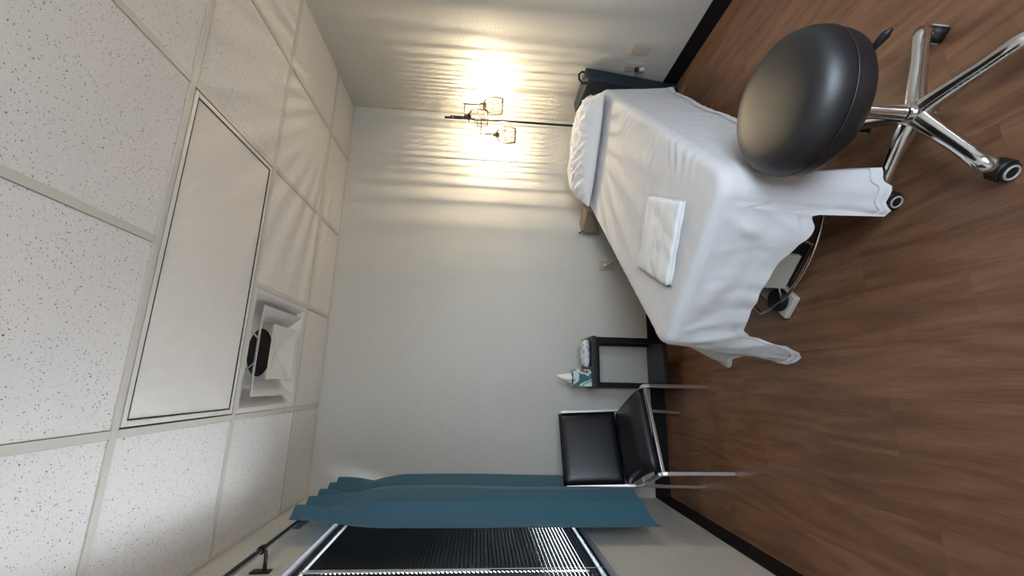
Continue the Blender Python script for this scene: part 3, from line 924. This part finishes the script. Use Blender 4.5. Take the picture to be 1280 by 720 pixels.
lamp_head(-0.050, -0.092, 1.612, 1.500)

# ------------------------------------------------------------------ wheeled stool
SXY = (-0.256, -0.418)
st = thing('rolling_stool', 'round black vinyl stool on a polished five-arm wheeled base', 'stool', (SXY[0], SXY[1], 0))
MB().lathe([(r * 0.992, z + 0.016) for r, z in [(0, 0.541), (0.07, 0.5405), (0.13, 0.538), (0.165, 0.530), (0.185, 0.513), (0.195, 0.488), (0.198, 0.470), (0.1975, 0.458), (0.1945, 0.456), (0.195, 0.450),
            (0.195, 0.424), (0.190, 0.403), (0.178, 0.389), (0.160, 0.384), (0, 0.384)]], n=72).build('seat', M['stoolvinyl'], st, smooth=True)
mb = MB(); mb.tube([(0.1955 * math.cos(2 * PI * k / 72), 0.1955 * math.sin(2 * PI * k / 72), 0.473) for k in range(72)], 0.0022, 6, closed=True)
mb.build('piping', M['stoolvinyl'], st, smooth=True)
MB().lathe([(0, 0.399), (0.06, 0.399), (0.06, 0.38), (0.03, 0.36), (0.025, 0.33), (0, 0.33)], n=28).build('seat_bracket', M['plastic'], st, smooth=True, auto=40)
MB().lathe([(0, 0.345), (0.021, 0.345), (0.021, 0.15), (0.025, 0.148), (0.025, 0.10), (0, 0.10)], n=28).build('gas_column', M['chrome'], st, smooth=True, auto=40)
lv = MB().tube([(0.03, -0.05, 0.390), (0.05, -0.15, 0.388), (0.062, -0.19, 0.386), (0.065, -0.206, 0.385)], [0.006, 0.007, 0.011, 0.004], 8).build('height_lever', M['plastic'], st, smooth=True)
MB().lathe([(0, 0.135), (0.031, 0.135), (0.036, 0.125), (0.038, 0.085), (0.033, 0.07), (0, 0.07)], n=28).build('hub', M['chrome'], st, smooth=True, auto=40)
for k in range(5):
    a = math.radians(-10 + 72 * k)
    c, s = math.cos(a), math.sin(a)
    pts, rr = [], []
    for t, z, r in ((0.02, 0.108, 0.020), (0.06, 0.107, 0.0185), (0.11, 0.100, 0.0165), (0.16, 0.092, 0.0155), (0.20, 0.088, 0.0155), (0.232, 0.085, 0.0165), (0.252, 0.076, 0.0165), (0.258, 0.068, 0.010)):
        pts.append((c * t, s * t, z)); rr.append(r * 1.35)
    MB().tube(pts, rr, 14).build('leg', M['chrome'], st, smooth=True, auto=60)
    ca = math.radians((40, 62, 140, 135, 250)[k])
    px, py = c * 0.247, s * 0.247
    d = Vector((math.cos(ca), math.sin(ca), 0)); ax = Vector((-d.y, d.x, 0))
    ctr = Vector((px, py, 0.0265)) + d * 0.012
    cs_ = MB().lathe([(0, -0.022), (0.019, -0.022), (0.0255, -0.019), (0.026, -0.005), (0.018, -0.0045), (0.018, 0.0045), (0.026, 0.005), (0.0255, 0.019), (0.019, 0.022), (0, 0.022)], ctr, 24, axis=ax)
    cw = cs_.build('caster', M['plastic'], st, smooth=True, auto=40)
    hood = MB()
    P = []
    for i in range(9):
        th = math.radians(-10 + 170 * i / 8)
        P.append([tuple(ctr + d * (-math.cos(th)) * 0.030 * -1 * -1 + Vector((0, 0, 1)) * math.sin(th) * 0.030 + ax * w) for w in (-0.017, -0.006, 0.006, 0.017)])
    hood.grid(P)
    hood.build('hood', M['plastic'], cw, smooth=True, solid=0.003)
    MB().tube([(px, py, 0.04), (px, py, 0.07)], 0.007, 8).build('stem', M['satin'], cw)
    for sgn in (-1, 1):
        MB().tube([tuple(ctr + ax * sgn * 0.0222 + d * 0.0175 * math.cos(2 * PI * q / 20) + Vector((0, 0, 0.0175 * math.sin(2 * PI * q / 20)))) for q in range(20)], 0.0032, 6, closed=True).build('wheel_ring', M['ringgrey'], cw, smooth=True)

# ------------------------------------------------------------------ chair
ch = thing('waiting_chair', 'armless black vinyl chair with chrome frame standing between curtain and side table', 'chair', (-1.2635, 0.913, 0), math.radians(22.5))
hx_ = 0.2375
SH = 0.395
for s in (-1, 1):
    x = s * hx_
    MB().tube([(x, 0, 0.0), (x, 0, SH - 0.03), (x, 0.004, SH - 0.012), (x, 0.02, SH)], 0.0095, square=True).build('leg', M['brushed'], ch, bevel=0.002)
    MB().tube([(x * 0.96, 0.36, SH - 0.01), (x * 0.96, 0.40, 0.20), (x * 0.96, 0.425, 0.0)], 0.0085, square=True).build('leg', M['brushed'], ch, bevel=0.002)
    MB().tube([(x, 0.012, SH), (x, 0.30, SH - 0.012), (x * 0.95, 0.385, SH)], 0.0095, square=True).build('side_rail', M['brushed'], ch, bevel=0.002)
    xb = s * 0.226
    MB().hexa([(xb - 0.008, 0.375, 0.39), (xb + 0.008, 0.375, 0.39), (xb + 0.008, 0.400, 0.39), (xb - 0.008, 0.400, 0.39),
               (xb - 0.008, 0.440, 0.80), (xb + 0.008, 0.440, 0.80), (xb + 0.008, 0.465, 0.80), (xb - 0.008, 0.465, 0.80)]).build('back_post', M['brushed'], ch, bevel=0.002)
MB().tube([(-hx_ + 0.009, 0.004, SH - 0.012), (hx_ - 0.009, 0.004, SH - 0.012)], 0.0085, square=True).build('front_rail', M['brushed'], ch, bevel=0.002)
MB().tube([(-hx_ * 0.95, 0.365, SH - 0.04), (hx_ * 0.95, 0.365, SH - 0.04)], 0.008, square=True).build('rear_rail', M['brushed'], ch, bevel=0.002)
def padded(w, d, th, nx=16, ny=16, crown=0.01, fn=None):
    mb = MB()
    def P(top):
        out = []
        for i in range(nx + 1):
            row = []
            for j in range(ny + 1):
                a = -1 + 2 * i / nx; b = -1 + 2 * j / ny
                e = (max(0, 1 - abs(a) ** 8) * max(0, 1 - abs(b) ** 8)) ** 0.35
                z = (th / 2 + crown * (1 - a * a) * (1 - b * b)) * e * (1 if top else -1)
                p = (a * w / 2, b * d / 2, z)
                row.append(fn(*p) if fn else p)
            out.append(row)
        return out
    mb.grid(P(True)); mb.grid(P(False))
    bmesh.ops.remove_doubles(mb.bm, verts=mb.bm.verts[:], dist=0.0005)
    return mb
def seatf(x, y, z):
    yy = y + 0.205
    drop = 0.0
    if yy < 0.10: drop = -0.028 * ((0.10 - yy) / 0.10) ** 2
    return (x, yy, z + SH + 0.040 + drop + 0.012 * (x / 0.22) ** 2 * 0)
padded(0.445, 0.42, 0.052, fn=seatf).build('seat', M['vinyl'], ch, smooth=True)
def backf(x, y, z):
    h = y + 0.635          # height
    return (x, 0.395 + (h - 0.42) * 0.155 - z, h)
padded(0.435, 0.36, 0.034, fn=backf, crown=0.006).build('backrest', M['vinyl'], ch, smooth=True)

# ------------------------------------------------------------------ side table with its things
NX0, NX1, NY0, NY1, NZT = -1.067, -0.727, 1.300, 1.590, 0.609
sd = thing('side_table', 'small black side table with open shelf, standing against the wall beside the chair', 'side table', ((NX0 + NX1) / 2, (NY0 + NY1) / 2, 0))
def sp(name, lo, hi, m, bevel=0.002):
    o = box(name, lo, hi, m, sd, bevel); o.matrix_parent_inverse = Matrix.Translation(-sd.location); return o
sp('table_top', (NX0, NY0, NZT - 0.028), (NX1, NY1, NZT), M['tabletop'])
lg = 0.034
for x0 in (NX0 + 0.006, NX1 - 0.006 - lg):
    for y0_ in (NY0 + 0.006, NY1 - 0.006 - lg):
        sp('leg', (x0, y0_, 0), (x0 + lg, y0_ + lg, NZT - 0.0285), M['tablewood'])
sp('shelf', (NX0 + 0.008, NY0 + 0.008, 0.10), (NX1 - 0.008, NY1 - 0.008, 0.125), M['tabletop'])
sp('apron', (NX0 + 0.04, NY0 + 0.008, NZT - 0.05), (NX1 - 0.04, NY0 + 0.022, NZT - 0.0285), M['tablewood'], 0.001)

tx = thing('tissue_box', 'square tissue box in teal and brown print with a tissue pulled up', 'tissue box', (-1.005, 1.385, NZT + 0.0006), math.radians(4))
MB().box((-0.055, -0.055, 0), (0.055, 0.055, 0.118)).build('box', M['tissuebox'], tx, bevel=0.002)
MB().lathe([(0.0, 0.1192), (0.034, 0.1192), (0.036, 0.1183)], n=24).build('opening', M['slot'], tx)
mb = MB()
P = []
for i in range(13):
    t = i / 12
    row = []
    for j in range(17):
        a = 2 * PI * j / 16
        r = 0.034 * (1 - t) ** 0.75 * (0.7 + 0.35 * math.sin(a * 3 + t * 3)) + 0.003
        row.append((0.018 * t * t + r * math.cos(a), 0.004 + 0.5 * r * math.sin(a), 0.1195 + 0.098 * t))
    P.append(row)
mb.grid(P)
mb.build('tissue', M['tissue'], tx, smooth=True)

wp = thing('wipes_pack', 'silvery white plastic pack of wipes lying next to the tissue box', 'wipes', (-0.838, 1.385, NZT), math.radians(-3))
mb = MB()
def wpts(top):
    out = []
    for i in range(25):
        row = []
        for j in range(17):
            a = -1 + 2 * i / 24; b = -1 + 2 * j / 16
            e = max(0, 1 - abs(a) ** 5) ** 0.6 * max(0, 1 - abs(b) ** 4) ** 0.6
            z = 0.024 + (0.028 if top else -0.023) * e + (0.005 * noise.noise(Vector((a * 4, b * 4, 1))) * e if top else 0)
            if top: z += 0.012 * math.exp(-((a - 0.6) / 0.28) ** 2) * e
            row.append((a * 0.092, b * 0.05, z))
        out.append(row)
    return out
mb.grid(wpts(True)); mb.grid(wpts(False))
bmesh.ops.remove_doubles(mb.bm, verts=mb.bm.verts[:], dist=0.0004)
mb.build('pack', M['wipes'], wp, smooth=True)
MB().box((-0.035, -0.022, 0.050), (0.03, 0.022, 0.057)).build('lid', M['white_metal'], wp, bevel=0.004)

# ------------------------------------------------------------------ wall plates
def outlet(name, label, loc, rz, blank=False):
    o = thing(name, label, 'outlet', loc, rz)      # local: +y out of the wall
    MB().box((-0.036, 0.0, -0.058), (0.036, 0.006, 0.058)).build('plate', M['plate'], o, bevel=0.002)
    if not blank:
        for dz in (-0.024, 0.024):
            f = MB().box((-0.016, 0.006, dz - 0.014), (0.016, 0.008, dz + 0.014)).build('socket', M['plate'], o, bevel=0.003)
            sl = MB()
            for dx in (-0.006, 0.006): sl.box((dx - 0.001, 0.008, dz - 0.003), (dx + 0.001, 0.0084, dz + 0.007))
            sl.build('slot', M['slot'], f)
    else:
        MB().box((-0.016, 0.006, -0.032), (0.016, 0.0075, 0.032)).build('insert', M['plate'], o, bevel=0.002)
        for dz in (-0.046, 0.046): MB().lathe([(0, 0.0075), (0.003, 0.007), (0.0035, 0.006)], (0, 0, dz), 10, axis=(0, 1, 0)).build('screw', M['satin'], o)
    return o
o1 = outlet('wall_outlet', 'double wall outlet with a white plug, just past the long edge of the bed', (-0.150, YB, 0.395), PI)
pg = MB().box((-0.013, 0.0085, 0.008), (0.013, 0.034, 0.034)).build('plug', M['white_metal'], o1, bevel=0.005)
MB().tube([(0, 0.034, 0.02), (0.0, 0.05, 0.012), (-0.03, 0.06, -0.04), (-0.09, 0.05, -0.12)], 0.004, 8).build('cord', M['white_metal'], pg, smooth=True)
o2 = outlet('wall_plate', 'plain pale blank wall plate on the wall above the black baseboard', (XR, 0.815, 0.375), PI / 2, True)
o3 = outlet('wall_outlet', 'pale outlet half hidden by the teal case with a black and a pink plug', (XR, 0.965, 0.37), PI / 2)
MB().lathe([(0, 0.0), (0.013, 0.0), (0.015, 0.008), (0.012, 0.022), (0, 0.025)], (0.0, 0.0085, -0.024), 16, axis=(0, 1, 0)).build('black_plug', M['plastic'], o3, smooth=True)
MB().hexa([(-0.014, 0.0085, -0.075), (0.008, 0.0085, -0.082), (0.008, 0.026, -0.082), (-0.014, 0.026, -0.075), (-0.008, 0.0085, -0.045), (0.012, 0.0085, -0.045), (0.012, 0.026, -0.045), (-0.008, 0.026, -0.045)]).build('pink_plug', M['pink'], o3, bevel=0.003)
